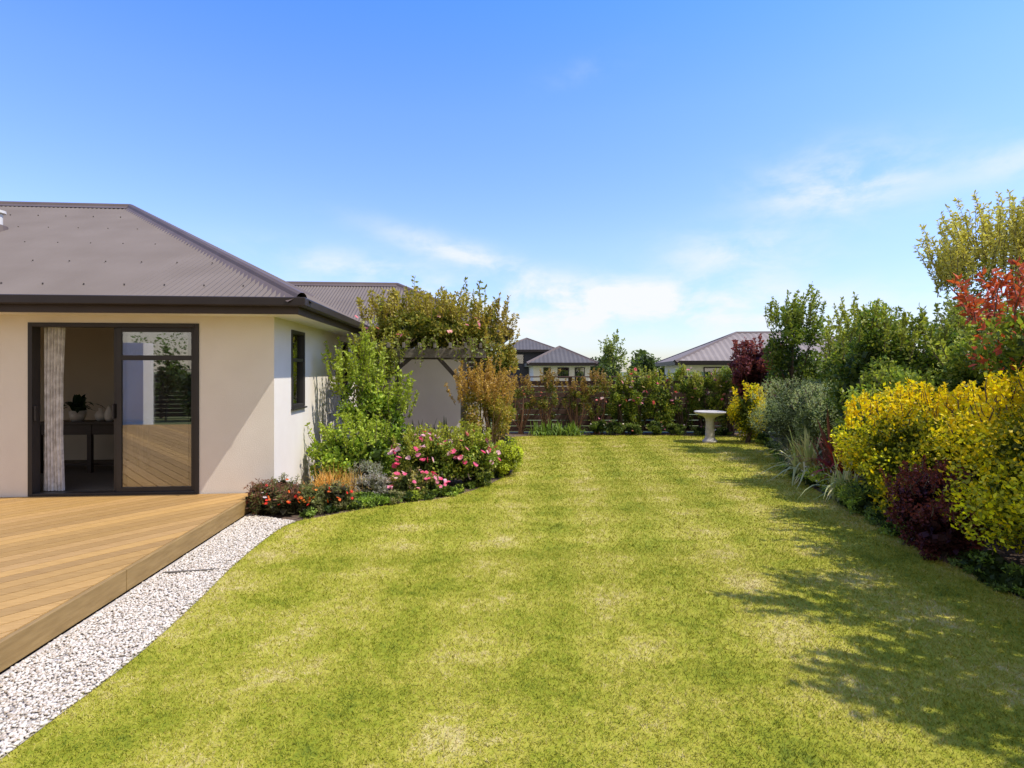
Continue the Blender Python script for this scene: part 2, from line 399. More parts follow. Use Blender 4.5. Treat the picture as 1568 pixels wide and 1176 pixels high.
for j,z in enumerate((.23,.9,1.6,2.27)):
    for i in range(nn):
        t=i/(nn-1); w=.24-.03*math.sin(j*1.1)
        cv.append((-2.80+w*t,.17+.022*math.sin(t*38+j*.15)+.008*math.sin(t*13+j),z))
for j in range(3):
    for i in range(nn-1): cf.append((j*nn+i,j*nn+i+1,(j+1)*nn+i+1,(j+1)*nn+i))
obj_from('curtain',cv,cf,M_curtain,house,True)
m=MB(); y0,y1=-.012,.12; u0,u1=-2.85,-.889; z0,z1=.2,2.28
m.box(u0,u0+.05,y0,y1,z0,z1); m.box(u1-.05,u1,y0,y1,z0,z1); m.box(u0+.05,u1-.05,y0,y1,z1-.05,z1); m.box(u0+.05,u1-.05,y0,y1,z0,z0+.03)
def sash(m,a,b,yy,zt=None,t=.055,za=.23,zb=2.23,d=.035):
    m.box(a,a+t,yy,yy+d,za,zb); m.box(b-t,b,yy,yy+d,za,zb); m.box(a+t,b-t,yy,yy+d,za,za+t); m.box(a+t,b-t,yy,yy+d,zb-t,zb)
    if zt: m.box(a+t,b-t,yy,yy+d,zt-.03,zt+.03)
sash(m,-1.86,-.939,.02,1.86); sash(m,-1.92,-1.0,.065,1.86)
m.box(-1.905,-1.885,.0,.062,1.12,1.3)
m.box(-2.79,-2.765,.0,.03,1.1,1.28)
m.obj('sliding_door_frame',M_alu,house,.003)
m=MB(); m.box(-1.805,-.994,.034,.040,.285,2.175); m.obj('sliding_door_glass',M_glass,house)
m=MB(); m.box(-1.865,-1.055,.079,.085,.285,2.175); m.obj('sliding_panel_glass',M_glass,house)
m=MB(); sash(m,-5.6,-3.9,.03,None,.05,.3,2.28); m.box(-4.78,-4.72,.03,.065,.35,2.23); m.obj('added_window_frame',M_alu,house,.003)  # unseen off-frame window, added to let daylight into the room
for i,(a,b) in enumerate(((.65,1.25),(3.55,4.15))):
    m=MB(); za,zb=1.19,2.26; X0,X1=-.08,.012
    m.box(X0,X1,a,a+.045,za,zb); m.box(X0,X1,b-.045,b,za,zb); m.box(X0,X1,a+.045,b-.045,zb-.045,zb); m.box(X0,X1,a+.045,b-.045,za,za+.045)
    m.box(X0+.01,X1-.01,a+.045,b-.045,1.83,1.875)
    m.box(X0+.02,X1-.005,a+.046,a+.08,za+.046,1.829); m.box(X0+.02,X1-.005,b-.08,b-.046,za+.046,1.829)
    m.obj('added_window_frame',M_alu,house,.003)
    box('window_glass',M_glass,house,-.045,-.039,a+.045,b-.045,za+.045,zb-.045)
    box('window_sill',M_alu,house,.0,.04,a-.01,b+.01,za-.025,za-.003)
    box('window_blind',M_inwall,house,-.24,-.225,a-.05,b+.05,1.55,2.3)
def corr_face(m, A0, e, w, L, W2, slope, z0, hipA, hipB, pitch=.076, amp=.010):
    A0=np.array(A0,float); e=np.array(e,float); w=np.array(w,float)
    ns=int(L/pitch*4); s=np.linspace(0,L,ns+1); n0=len(m.v)
    nrm=np.array([-w[0]*slope,-w[1]*slope,1.]); nrm/=np.linalg.norm(nrm)
    for i,si in enumerate(s):
        k=W2
        if hipA: k=min(k,si)
        if hipB: k=min(k,L-si)
        off=amp*math.sin(i*math.pi/2)
        b=np.array([*(A0+e*si),z0])+nrm*off
        t=np.array([*(A0+e*si+w*k),z0+slope*k])+nrm*off
        m.v+= [tuple(b),tuple(t)]
    for i in range(ns): m.f.append((n0+2*i,n0+2*i+2,n0+2*i+3,n0+2*i+1))
def ridgecap(m,p0,p1,r=.075):
    p0=np.array(p0,float);p1=np.array(p1,float); d=unit(p1-p0); a=unit(np.cross(d,[0,0,1.])); b=np.cross(a,d); n=len(m.v)
    prof=[(-.16,-.075),(-.07,-.015),(-.05,.025),(-.02,.05),(.02,.05),(.05,.025),(.07,-.015),(.16,-.075)]
    for p in (p0,p1):
        for x,z in prof: m.v.append(tuple(p+a*x+b*(z+.012)))
    k=len(prof)
    for i in range(k-1): m.f.append((n+i,n+i+1,n+k+i+1,n+k+i))
def hip_roof(parent,u0,u1,v0,v1,z0,slope,hl=True,hr=True,pitch=.076,cap=M_cap,mat=M_roof,amp=.010,name='roof'):
    m=MB(); W=(v1-v0)/2
    corr_face(m,(u0,v0),(1,0),(0,1),u1-u0,W,slope,z0,hl,hr,pitch,amp)
    corr_face(m,(u1,v1),(-1,0),(0,-1),u1-u0,W,slope,z0,hr,hl,pitch,amp)
    if hr: corr_face(m,(u1,v0),(0,1),(-1,0),v1-v0,W,slope,z0,True,True,pitch,amp)
    if hl: corr_face(m,(u0,v1),(0,-1),(1,0),v1-v0,W,slope,z0,True,True,pitch,amp)
    m.obj(name+'_sheets',mat,parent,smooth=False)
    zr=z0+slope*W; vm=(v0+v1)/2; c=MB()
    a=u0+(W if hl else 0); b=u1-(W if hr else 0)
    ridgecap(c,(a,vm,zr),(b,vm,zr))
    if hr: ridgecap(c,(u1,v0,z0),(b,vm,zr)); ridgecap(c,(b,vm,zr),(u1,v1,z0))
    if hl: ridgecap(c,(u0,v0,z0),(a,vm,zr)); ridgecap(c,(a,vm,zr),(u0,v1,z0))
    c.obj(name+'_ridge_caps',cap,parent,smooth=False)
OV=.47; Z0=2.545; SL=.505
hip_roof(house,-18,OV,-OV,-OV+9.05,Z0,SL,False,True,name='main_roof')
hip_roof(house,-3.2,3.3,4.75,10.27,Z0,SL,False,True,name='wing_roof')
m=MB(); 
for row,k in enumerate((.35,1.2,2.05,2.9,3.7)):
    u=-14.+.17*row
    while u<OV-k-.1:
        z=Z0+SL*k+.012; v=-OV+k
        m.box(u-.006,u+.006,v-.006,v+.006,z-.01,z+.006); u+=.076*6; 
m.obj('roof_screws',M_screw,house)
m=MB(); g_=MB(); s_=MB()
fo=OV-.05
m.box(-18,fo,-fo,-fo+.025,2.36,2.535); m.box(fo-.025,fo,-fo+.025,4.75+.05,2.36,2.535)
m.box(fo-.025,3.3-.05,4.80,4.825,2.36,2.535); m.box(3.3-.075,3.3-.05,4.825,10.2,2.36,2.535)
m.obj('fascia',M_fascia,house,.003)
def gut(b,x0,x1,y0,y1): b.box(x0,x1,y0,y1,2.445,2.548)
gut(g_,-18,fo+.11,-fo-.11,-fo-.002); gut(g_,fo+.002,fo+.11,-fo,4.69)
gut(g_,fo+.11,3.3+.06,4.69,4.798); gut(g_,3.252,3.36,4.80,10.2)
g_.obj('gutter',M_gutter,house,.012)
m=MB(); m.box(-18,fo-.03,-fo+.03,-.001,2.37,2.385); m.box(.001,fo-.03,-.001,4.83,2.37,2.385); m.box(.001,3.22,4.83,5.219,2.37,2.385); m.box(2.831,3.22,5.219,10.1,2.37,2.385)
m.obj('soffit',M_soffit,house)
m=MB(); m.lathe([(.0,3.8),(.07,3.8),(.07,4.18),(.11,4.18),(.11,4.22),(.0,4.25)],-5.0,2.25,16); m.obj('roof_vent',M_white,house,smooth=False)
m=MB(); m.lathe([(.16,3.86),(.13,3.98),(.08,4.0)],-5.0,2.25,16); m.obj('vent_flashing',M_cap,house)

# ---------------------------------------------------------------- deck
deck=empty('timber_deck',(-2.94,6.78,0),A)
U1=-.22
def clip(poly,nx,ny,c):
    out=[]
    for i in range(len(poly)):
        a=poly[i-1]; b=poly[i]; da=nx*a[0]+ny*a[1]-c; db=nx*b[0]+ny*b[1]-c
        if (da<=0)!=(db<=0):
            t=da/(da-db); out.append((a[0]+(b[0]-a[0])*t,a[1]+(b[1]-a[1])*t))
        if db<=0: out.append(b)
    return out
th=math.radians(50); dx,dy=math.cos(th),math.sin(th); nx,ny=-dy,dx
V=[];F=[];Cc=[]
bw=.132; gap=.010
for i in range(-95,95):
    c0=i*(bw+gap); c1=c0+bw
    poly=[(nx*c0-dx*30,ny*c0-dy*30),(nx*c0+dx*30,ny*c0+dy*30),(nx*c1+dx*30,ny*c1+dy*30),(nx*c1-dx*30,ny*c1-dy*30)]
    for (a,b,c) in ((1,0,U1-.002),(-1,0,7.5),(0,1,-.02),(0,-1,9.0)):
        if len(poly)>2: poly=clip(poly,a,b,c)
    if len(poly)<3: continue
    n=len(V); k=len(poly)
    V+=[(p[0],p[1],.165) for p in poly]+[(p[0],p[1],.2) for p in poly]
    F.append(tuple(n+k+j for j in range(k)))
    for j in range(k): F.append((n+j,n+(j+1)%k,n+k+(j+1)%k,n+k+j))
    t=random.uniform(0,1); br=random.uniform(.82,1.1)
    col=[(.44+.04*t)*br,(.27+.02*t)*br,(.105-.01*t)*br]; Cc+= [col]*(2*k)
o=obj_from('deck_boards',V,F,M_deck,deck)
a=o.data.attributes.new('Col','FLOAT_COLOR','POINT')
for i,c in enumerate(Cc): a.data[i].color=(*c,1)
M_deck.node_tree.nodes['Mapping'].inputs['Rotation'].default_value=(0,0,-th)
M_fasciaw=mat_noise('deck_fascia_timber',(.25,.155,.05),(.35,.225,.08),5,.6,.2,40,stretch=(8,1,8))
m=MB(); m.box(U1,U1+.035,-9,-2.62,.03,.196); m.box(U1,U1+.035,-2.614,-.02,.03,.196); m.obj('deck_fascia',M_fasciaw,deck,.004)
m=MB(); m.box(-7.5,U1-.01,-9,-.03,.02,.10); m.obj('under_deck_shade',M_dark,deck)  # near-black slab stands in for the shade beneath the board gaps
m=MB(); m.box(U1+.045,U1+.08,-9,-.3,.0,.028); m.obj('deck_edging',M_concrete,deck,.006)
gp=[]
for v_ in np.linspace(-9,-.35,30): gp.append(H2W(U1+.05,v_))
left=gp[:]
right=[p for p in lawn_poly if p[0]<-2.0 and p[1]<6.15 and p[1]>-2.5]
right=sorted([(float(p[0])+.03,float(p[1])) for p in right],key=lambda p:-p[1])
left=[p for p in left if p[1]>-2.6]
gpoly=left+[(-2.75,6.28)]+right
sheet('gravel_bed',gpoly,.014,M_concrete)
bm=bmesh.new(); bmesh.ops.create_icosphere(bm,subdivisions=1,radius=1); iv=np.array([v.co[:] for v in bm.verts]); it=np.array([[v.index for v in f.verts] for f in bm.faces]); bm.free()
n=80000; gx=rng.uniform(-3.2,-2.1,n); gy=rng.uniform(1.6,6.4,n); mk=inpoly(gx,gy,np.array(gpoly)); gx=gx[mk]; gy=gy[mk]; n=min(len(gx),19000); gx=gx[:n]; gy=gy[:n]
sc=rng.uniform(.005,.0115,(n,1,1))*np.stack([rng.uniform(.8,1.4,n),rng.uniform(.7,1.1,n),rng.uniform(.5,.8,n)],1)[:,None,:]
vv=iv[None]*sc*(1+rng.normal(size=(n,len(iv),1))*.1)
an=rng.uniform(0,6.28,n)[:,None]; X=vv[:,:,0]*np.cos(an)-vv[:,:,1]*np.sin(an); Y=vv[:,:,0]*np.sin(an)+vv[:,:,1]*np.cos(an)
vv=np.stack([X+gx[:,None],Y+gy[:,None],vv[:,:,2]+(.018+rng.uniform(0,.010,n))[:,None]],2)
tt=(it[None]+(np.arange(n)*len(iv))[:,None,None]).reshape(-1,3)
pc=np.array([(.62,.55,.44),(.71,.65,.54),(.54,.45,.34),(.40,.33,.24),(.66,.58,.48)])[rng.choice(5,n,p=[.3,.3,.18,.08,.14])]*rng.uniform(.88,1.08,(n,1))
np_mesh('white_gravel',vv.reshape(-1,3),tt,np.repeat(pc,len(iv),axis=0),M_pebble,tri=True)
m=MB(); q0=H2W(U1+.10,-2.25); m.beam((q0[0],q0[1],.034),(-2.47,4.62,.03),.014,.014); m.obj('edging_batten',M_timbergrey)

# ---------------------------------------------------------------- pergola
perg=empty('pergola',(-2.94,6.78,0),A)
m=MB()
for u in (1.0,2.3):
    for v_ in (2.75,3.95): m.box(u-.045,u+.045,v_-.045,v_+.045,0,2.06)
m.obj('posts',M_timbergrey,perg,.005)
m=MB()
for v_ in (2.75-.07,2.75+.07,3.95-.07,3.95+.07): m.box(.45,2.7,v_-.022,v_+.022,1.93,2.09)
for i in range(9):
    u=.52+i*.26; m.box(u-.022,u+.022,2.38,4.3,2.092,2.18)
m.obj('beams',M_timbergrey,perg,.004)
m=MB()
for i in range(11):
    z=.4+i*.15; m.beam((2.36,2.8,z),(2.36,3.9,z),.02,.03)
for i in range(8):
    v_=2.82+i*.15; m.beam((2.385,v_,.3),(2.385,v_,1.95),.02,.03)
for i in range(9): z=1.15+i*.09; m.box(2.36,2.72,2.74,2.76,z,z+.06)
m.obj('lattice',M_wooddark,perg)
m=MB()
for a,b in (((1.0,2.75,1.6),(1.4,2.75,1.95)),((2.3,2.75,1.45),(1.85,2.75,1.95))): m.beam(a,b,.045,.07)
m.obj('braces',M_wooddark,perg)

# ---------------------------------------------------------------- fences
def fence(name,p0,p1,h,step=1.8):
    p0=Vector((*p0,0)); p1=Vector((*p1,0)); L=(p1-p0).length; ang=math.atan2(p1.y-p0.y,p1.x-p0.x)
    e=empty(name,p0,ang); m=MB(); nb=int(h/.155)
    k=int(L/step)+1
    for j in range(k):
        for i in range(nb):
            m.box(j*step+.004,min(L,(j+1)*step)-.004,random.uniform(-.004,.004),.022,.05+i*.155,.05+i*.155+.138)
    m.obj('boards',M_fence,e,.003)
    m=MB()
    for j in range(k+1): x=min(j*step,L); m.box(x-.05,x+.05,.024,.12,0,h+.02)
    m.obj('posts',M_fence,e)
    m=MB(); m.box(-.05,L+.05,-.03,.13,h+.022,h+.055); m.obj('capping',M_fence,e,.004)
fence('boundary_fence',(-.2,15.0),(7.5,15.05),1.5)
fence('boundary_fence',(7.5,15.05),(7.5,-7),1.7)
fence('boundary_fence',(7.5,-7.0),(-14,-7.5),1.7)
m=MB(); m.box(-9.6,-9.0,-3.6,-3.0,0,2.5); m.box(-14,-9.6,-3.6,-3.4,0,2.5); m.obj('garden_wall',M_stucco,None,.01)

m=MB(); bx,by=4.69,13.0
m.lathe([(0,.0),(.17,.0),(.175,.05),(.15,.07),(.12,.10),(.11,.14),(.10,.3),(.095,.5),(.11,.58),(.15,.62),(.22,.645),(.32,.68),(.36,.715),(.365,.74),(.34,.745),(.29,.72),(.15,.69),(0,.685)],bx,by,32)
m.obj('bird_bath',M_stone,None,0,True)

# ---------------------------------------------------------------- neighbours
M_roof2=mat_noise('neighbour_roof_steel',(.24,.20,.165),(.29,.245,.205),1,.6,spec=.1); M_roof3=mat_noise('charcoal_roof_steel',(.10,.092,.085),(.125,.115,.107),1,.6,spec=.1)
def nb_house(name,x,y,rot,w,dp,eave,wall):
    e=empty(name,(x,y,0),rot); ov=.5
    m=MB(); m.box(-w/2+ov,w/2-ov,ov,.2+ov,0,eave-.2); m.box(-w/2+ov,-w/2+ov+.2,ov+.2,dp-ov,0,eave-.2); m.box(w/2-ov-.2,w/2-ov,ov+.2,dp-ov,0,eave-.2); m.box(-w/2+ov+.2,w/2-ov-.2,dp-ov-.2,dp-ov,0,eave-.2)
    m.obj('walls',wall,e)
    m=MB(); m.box(-w/2,w/2,-.02,.0,eave-.2,eave+.02); m.box(-w/2,-w/2+.02,.0,dp,eave-.2,eave+.02); m.box(w/2-.02,w/2,0,dp,eave-.2,eave+.02); m.obj('fascia',M_gutter,e)
    box('soffit',M_soffit,e,-w/2+.02,w/2-.02,.01,dp-.01,eave-.19,eave-.17)
    return e
def roof_on(e,w,dp,eave,slope,mat):
    if w>=dp: hip_roof(e,-w/2,w/2,0,dp,eave,slope,True,True,pitch=.3,amp=.014,mat=mat,name='roof')
    else:
        s=bpy.data.objects.new('roof_frame',None); COL.objects.link(s); s.parent=e; s.rotation_euler=(0,0,math.pi/2)
        hip_roof(s,0,dp,-w/2,w/2,eave,slope,True,True,pitch=.3,amp=.014,mat=mat,name='roof')
def win(e,x0,x1,z0,z1,y=.5):
    m=MB(); m.box(x0,x1,y-.03,y-.002,z0,z1); m.obj('added_window_frame',M_alu,e)
    m=MB(); m.box(x0+.06,x1-.06,y-.036,y-.031,z0+.06,z1-.06); m.obj('window_glass',M_glass,e)
e=nb_house('neighbour_house',3.5,38,0,5.0,12,2.26,M_stucco); roof_on(e,5.0,12,2.26,.5,M_roof3); win(e,-1.3,-.8,.9,1.95); win(e,.9,1.6,0.2,1.95); win(e,-.3,.5,1.2,1.95)
e=nb_house('neighbour_house',1.35,48,0,5.6,12,3.55,M_navy); roof_on(e,5.6,12,3.55,.42,M_roof3); win(e,-1.34,-.3,2.3,3.2)
e=nb_house('neighbour_house',14.2,27,math.radians(-8),12.0,8,2.2,M_stucco); roof_on(e,12.0,8,2.2,.42,M_roof2); win(e,-4.5,-3.3,.9,1.9); win(e,-1.5,.2,.9,1.9)

# ---------------------------------------------------------------- PLANTING (right)
G1=(.045,.08,.014)
YI=(.095,.135,.013); YO=(.33,.34,.014); YT=(.65,.52,.010)
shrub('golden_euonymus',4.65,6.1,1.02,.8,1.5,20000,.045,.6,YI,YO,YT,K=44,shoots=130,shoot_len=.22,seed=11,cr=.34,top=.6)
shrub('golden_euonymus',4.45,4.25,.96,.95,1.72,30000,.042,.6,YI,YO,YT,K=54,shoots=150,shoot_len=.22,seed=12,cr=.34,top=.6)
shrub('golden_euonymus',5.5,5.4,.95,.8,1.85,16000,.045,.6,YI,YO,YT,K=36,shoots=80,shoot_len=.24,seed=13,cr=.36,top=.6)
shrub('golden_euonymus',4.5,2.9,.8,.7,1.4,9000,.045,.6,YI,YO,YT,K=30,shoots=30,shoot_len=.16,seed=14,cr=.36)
BI=(.045,.012,.012); BO=(.10,.028,.022); BT=(.15,.04,.026)
shrub('burgundy_barberry',3.98,5.25,.38,.36,.78,6500,.035,.6,BI,BO,BT,K=24,shoots=40,shoot_len=.16,seed=15)
shrub('burgundy_barberry',3.84,4.85,.28,.26,.5,3400,.035,.6,BI,BO,BT,K=16,shoots=24,shoot_len=.14,seed=16)
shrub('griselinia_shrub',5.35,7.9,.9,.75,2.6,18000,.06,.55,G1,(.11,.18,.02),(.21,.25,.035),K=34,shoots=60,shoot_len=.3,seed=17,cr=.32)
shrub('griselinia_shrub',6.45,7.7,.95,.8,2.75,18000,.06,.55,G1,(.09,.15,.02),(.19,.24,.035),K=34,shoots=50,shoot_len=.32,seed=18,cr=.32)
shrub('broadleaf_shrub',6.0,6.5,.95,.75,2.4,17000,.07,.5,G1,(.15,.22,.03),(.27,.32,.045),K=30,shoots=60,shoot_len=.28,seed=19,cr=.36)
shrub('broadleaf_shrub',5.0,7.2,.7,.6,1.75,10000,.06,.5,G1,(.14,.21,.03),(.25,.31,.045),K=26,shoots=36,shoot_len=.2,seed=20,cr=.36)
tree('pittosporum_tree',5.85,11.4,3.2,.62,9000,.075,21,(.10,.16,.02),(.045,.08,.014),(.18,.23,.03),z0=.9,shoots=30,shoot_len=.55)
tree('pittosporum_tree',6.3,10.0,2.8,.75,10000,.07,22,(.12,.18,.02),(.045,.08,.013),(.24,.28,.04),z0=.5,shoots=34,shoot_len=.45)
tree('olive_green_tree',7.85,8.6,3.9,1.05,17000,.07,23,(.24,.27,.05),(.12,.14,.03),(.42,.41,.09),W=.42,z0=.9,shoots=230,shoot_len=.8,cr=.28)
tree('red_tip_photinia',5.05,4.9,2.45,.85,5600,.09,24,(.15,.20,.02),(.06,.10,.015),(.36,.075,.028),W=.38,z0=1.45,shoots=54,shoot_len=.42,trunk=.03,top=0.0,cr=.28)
shrub('westringia_bush',5.4,10.5,.85,.75,1.6,17000,.035,.28,(.09,.12,.045),(.20,.27,.10),(.31,.38,.18),K=30,shoots=80,shoot_len=.14,seed=25)
shrub('westringia_bush',5.3,9.2,.68,.65,1.55,15000,.035,.28,(.12,.16,.045),(.25,.33,.11),(.39,.46,.22),K=26,shoots=70,shoot_len=.14,seed=26)
shrub('golden_bush',5.55,12.9,.45,.4,1.4,6500,.05,.6,YI,YO,YT,K=22,shoots=20,shoot_len=.2,seed=27,top=.6)
shrub('smoke_bush',6.35,14.2,.7,.5,2.45,6500,.08,.7,(.05,.015,.02),(.12,.035,.04),(.19,.06,.055),z0=.8,K=20,shoots=24,shoot_len=.35,seed=28)
def flax(name,x,y,n,L,W,c1,c2,seed,spread=1,rad=.07,arch=1):
    P=Plant(seed); P.straps((x,y,.01),n,L,W,c1,c2,spread,rad,arch); return P.obj(name)
flax('variegated_flax',4.58,8.5,90,.95,.034,(.50,.47,.20),(.22,.28,.08),31,1.2)
flax('variegated_flax',4.34,7.15,90,.75,.028,(.53,.49,.23),(.24,.31,.08),32,1.2)
flax('red_flax',4.70,7.75,90,1.0,.038,(.34,.04,.02),(.15,.03,.025),33,.9)
flax('bronze_flax',4.9,8.3,80,1.15,.042,(.13,.055,.035),(.24,.09,.05),34,.85)
shrub('lime_groundcover',4.6,8.0,.4,.45,.3,4500,.035,.5,(.12,.17,.02),(.28,.38,.04),(.36,.44,.05),stems=0,seed=35,flowers=[(.8,.8,.75)],nfl=26,fs=.04)
shrub('low_green_mound',4.35,6.75,.35,.4,.32,4200,.04,.4,G1,(.15,.22,.03),(.25,.33,.04),stems=0,seed=36)
shrub('low_green_mound',5.05,9.4,.4,.45,.4,4000,.04,.4,G1,(.15,.2,.05),(.3,.34,.12),stems=0,seed=37,flowers=[(.8,.78,.7)],nfl=30,fs=.04)
flax('dry_tussock',4.82,9.0,300,.75,.011,(.36,.30,.12),(.22,.24,.07),38,1.1)
flax('dry_tussock',5.1,9.9,160,.5,.01,(.30,.28,.12),(.2,.24,.07),39,1.1)
edge=[(p[0],p[1]) for p in lawn_poly if p[0]>3.5 and 3.2<p[1]<13.8]
P=Plant(140)
for i,(x,y) in enumerate(edge):
    if i%2: continue
    c=[(.14,.22,.03),(.19,.27,.03),(.11,.17,.03)][i%3]
    shrub('x',x+.08+random.uniform(-.06,.08),y,random.uniform(.12,.24),random.uniform(.18,.34),random.uniform(.06,.24),800,.035,.45,G1,c,tuple(1.5*k for k in c),K=8,stems=0,p=P,done=False)
P.obj('border_groundcover')
for i,(x,y,h) in enumerate(((4.5,3.45,3.55),(4.35,2.35,3.45),(4.2,1.2,3.4),(4.6,-.3,3.0))):
    tree('pittosporum_tree',x,y,h,.72,5200,.085,41+i,(.09,.16,.02),(.04,.075,.012),(.18,.22,.04),z0=.8,shoots=50,shoot_len=.5,cr=.26)
for i,(x,y,h) in enumerate(((6.9,12.6,2.1),(6.9,11.0,2.3),(7.0,6.3,2.4),(7.0,9.3,2.3))):
    shrub('side_hedge_shrub',x,y,.6,.9,h,7000,.08,.5,G1,(.11,.18,.02),(.2,.26,.04),K=24,shoots=20,shoot_len=.25,seed=51+i)

spec=[(.25,1.45,0),(.95,1.6,0),(1.7,1.35,0),(2.25,1.6,0),(2.95,1.5,1),(3.4,1.75,1),(3.95,1.65,1),(4.6,1.75,1),(5.2,1.65,1),(5.85,1.8,1)]
for i,(x,h,gg) in enumerate(spec):
    if gg: shrub('climbing_rose',x,14.72,.5,.22,h,4600,.06,.55,(.04,.07,.012),(.13,.20,.025),(.25,.28,.04),z0=.1,K=24,shoots=22,shoot_len=.28,seed=61+i,stems=8,cr=.3,core=False,flowers=[(.8,.15,.2),(.8,.35,.4),(.85,.7,.6)],nfl=16,fs=.10)
    else: shrub('climbing_rose',x,14.72,.42,.18,h,1300,.06,.5,(.07,.085,.015),(.15,.18,.03),(.24,.17,.04),z0=.3,K=16,shoots=18,shoot_len=.3,seed=61+i,stems=12,cr=.26,core=False,bark=(.17,.10,.05),flowers=[(.8,.3,.25)],nfl=4,fs=.08)
for i,x in enumerate((.75,1.05,1.3,1.6)):
    flax('daylily_clump',x,14.4+.06*(i%3),80,.48,.032,(.07,.13,.02),(.14,.21,.035),75+i,1.1,.12)
for i,x in enumerate((2.3,2.7,3.2,3.8,4.3,5.0,5.5)):
    shrub('low_green_mound',x,14.45,.3,.18,random.uniform(.2,.45),1600,.045,.45,(.03,.055,.012),(.09,.14,.025),(.15,.2,.04),K=12,stems=0,seed=175+i,flowers=[(.8,.3,.4),(.8,.75,.6)],nfl=3,fs=.06)
# ---------------------------------------------------------------- PLANTING (left)
LB=(.06,.085,.015)
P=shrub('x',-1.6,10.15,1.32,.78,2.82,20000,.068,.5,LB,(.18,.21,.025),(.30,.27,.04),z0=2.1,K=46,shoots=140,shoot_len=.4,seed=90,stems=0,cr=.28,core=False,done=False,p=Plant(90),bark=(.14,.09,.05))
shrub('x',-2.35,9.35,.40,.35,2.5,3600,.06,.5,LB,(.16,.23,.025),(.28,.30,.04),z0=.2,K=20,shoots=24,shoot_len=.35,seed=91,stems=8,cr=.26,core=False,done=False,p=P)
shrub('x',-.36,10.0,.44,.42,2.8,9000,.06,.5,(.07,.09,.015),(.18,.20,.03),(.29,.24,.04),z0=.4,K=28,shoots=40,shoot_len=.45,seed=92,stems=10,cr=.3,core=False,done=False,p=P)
for (x,y,z1) in ((-1.78,10,3.4),(-.85,10.1,3.4),(-.6,10.1,3.35),(-.72,10.3,3.2),(-2.3,9.6,3.0),(-.3,10,3.0),(-.5,10.2,3.25),(-1.2,10.2,3.0),(-2.0,10.1,3.05)):
    b0=np.array([x-.05,y,2.3]); p1=np.array([x,y,z1]); P.tube([b0,(b0+p1)/2+.03,p1],.008,.003,(.16,.12,.05),5)
    k=64; t=P.r.uniform(.1,1,(k,1)); P.leaves(b0*(1-t)+p1*t,unit(P.r.normal(size=(k,3))*[1,1,.3]),.078,.5,np.array((.20,.22,.04))*P.r.uniform(.7,1.3,(k,1)))
for i in range(46):
    x=P.r.uniform(-2.8,-.3); y=P.r.uniform(9.2,9.6); ln=P.r.uniform(.05,.38)
    b0=np.array([x,y,2.27]); p1=np.array([x+P.r.normal()*.14,y-.1,2.14-ln]); P.tube([b0,(b0+p1)/2,p1],.005,.002,(.14,.10,.05),4)
    k=18; t=P.r.uniform(0,1,(k,1)); P.leaves(b0*(1-t)+p1*t,unit(P.r.normal(size=(k,3))),.06,.5,np.array((.16,.20,.03))*P.r.uniform(.6,1.4,(k,1)),.5)
P.flowers(np.stack([P.r.uniform(-2.7,-.3,16),P.r.uniform(9.3,9.6,16),P.r.uniform(2.2,2.65,16)],1),.08,[(.8,.3,.3),(.85,.5,.4)])
P.obj('pergola_climbing_rose')
shrub('wall_climber',-2.42,8.75,.46,.38,1.85,3300,.065,.55,(.06,.11,.015),(.17,.27,.025),(.28,.36,.04),K=26,z0=.1,shoots=44,shoot_len=.6,seed=93,cr=.2,core=False,stems=14)
shrub('wall_climber',-1.98,8.9,.36,.3,1.3,2000,.065,.55,(.06,.11,.015),(.17,.27,.025),(.28,.36,.04),K=18,z0=.1,shoots=24,shoot_len=.5,seed=193,cr=.22,core=False,stems=8)
shrub('green_leafy_shrub',-2.3,8.1,.66,.45,.85,8500,.06,.55,(.05,.09,.012),(.17,.27,.025),(.29,.38,.04),K=26,shoots=40,shoot_len=.28,seed=94)
shrub('green_leafy_shrub',-1.35,8.9,.4,.35,.6,4200,.055,.55,(.05,.09,.012),(.13,.2,.03),(.2,.28,.04),K=20,shoots=18,shoot_len=.2,seed=95)
flax('agapanthus_clump',-1.75,9.8,130,.95,.045,(.03,.065,.02),(.07,.12,.03),96,1.1,.2)
flax('agapanthus_clump',-1.2,10.0,120,.95,.045,(.03,.065,.02),(.06,.10,.03),97,1.1,.2)
PINK=[(.9,.18,.30),(.92,.38,.46),(.85,.12,.22),(.92,.6,.6)]
shrub('pink_rose_bush',-1.25,7.9,.5,.42,.8,6500,.045,.6,(.06,.09,.012),(.15,.22,.03),(.28,.32,.04),K=26,shoots=46,shoot_len=.22,seed=98,flowers=PINK,nfl=56,fs=.09)
shrub('pink_rose_bush',-.68,8.2,.45,.4,.78,5500,.045,.6,(.06,.09,.012),(.15,.22,.03),(.28,.32,.04),K=24,shoots=40,shoot_len=.22,seed=99,flowers=PINK,nfl=40,fs=.088)
shrub('pink_rose_bush',-1.3,7.42,.4,.2,.34,3200,.04,.6,(.05,.08,.02),(.16,.21,.04),(.3,.28,.08),K=18,shoots=8,shoot_len=.1,seed=100,flowers=PINK+[(.85,.6,.5)],nfl=46,fs=.062)
shrub('nandina_shrub',-.48,9.2,.54,.42,1.55,5400,.05,.4,(.15,.15,.02),(.27,.25,.035),(.36,.25,.05),z0=.2,K=28,shoots=100,shoot_len=.42,seed=101,stems=30,cr=.24,core=False,bark=(.22,.15,.07))
shrub('lime_hedge_mound',-.06,8.95,.28,.5,.6,8000,.035,.5,(.16,.20,.015),(.36,.44,.03),(.44,.52,.04),K=20,shoots=16,shoot_len=.08,seed=102)
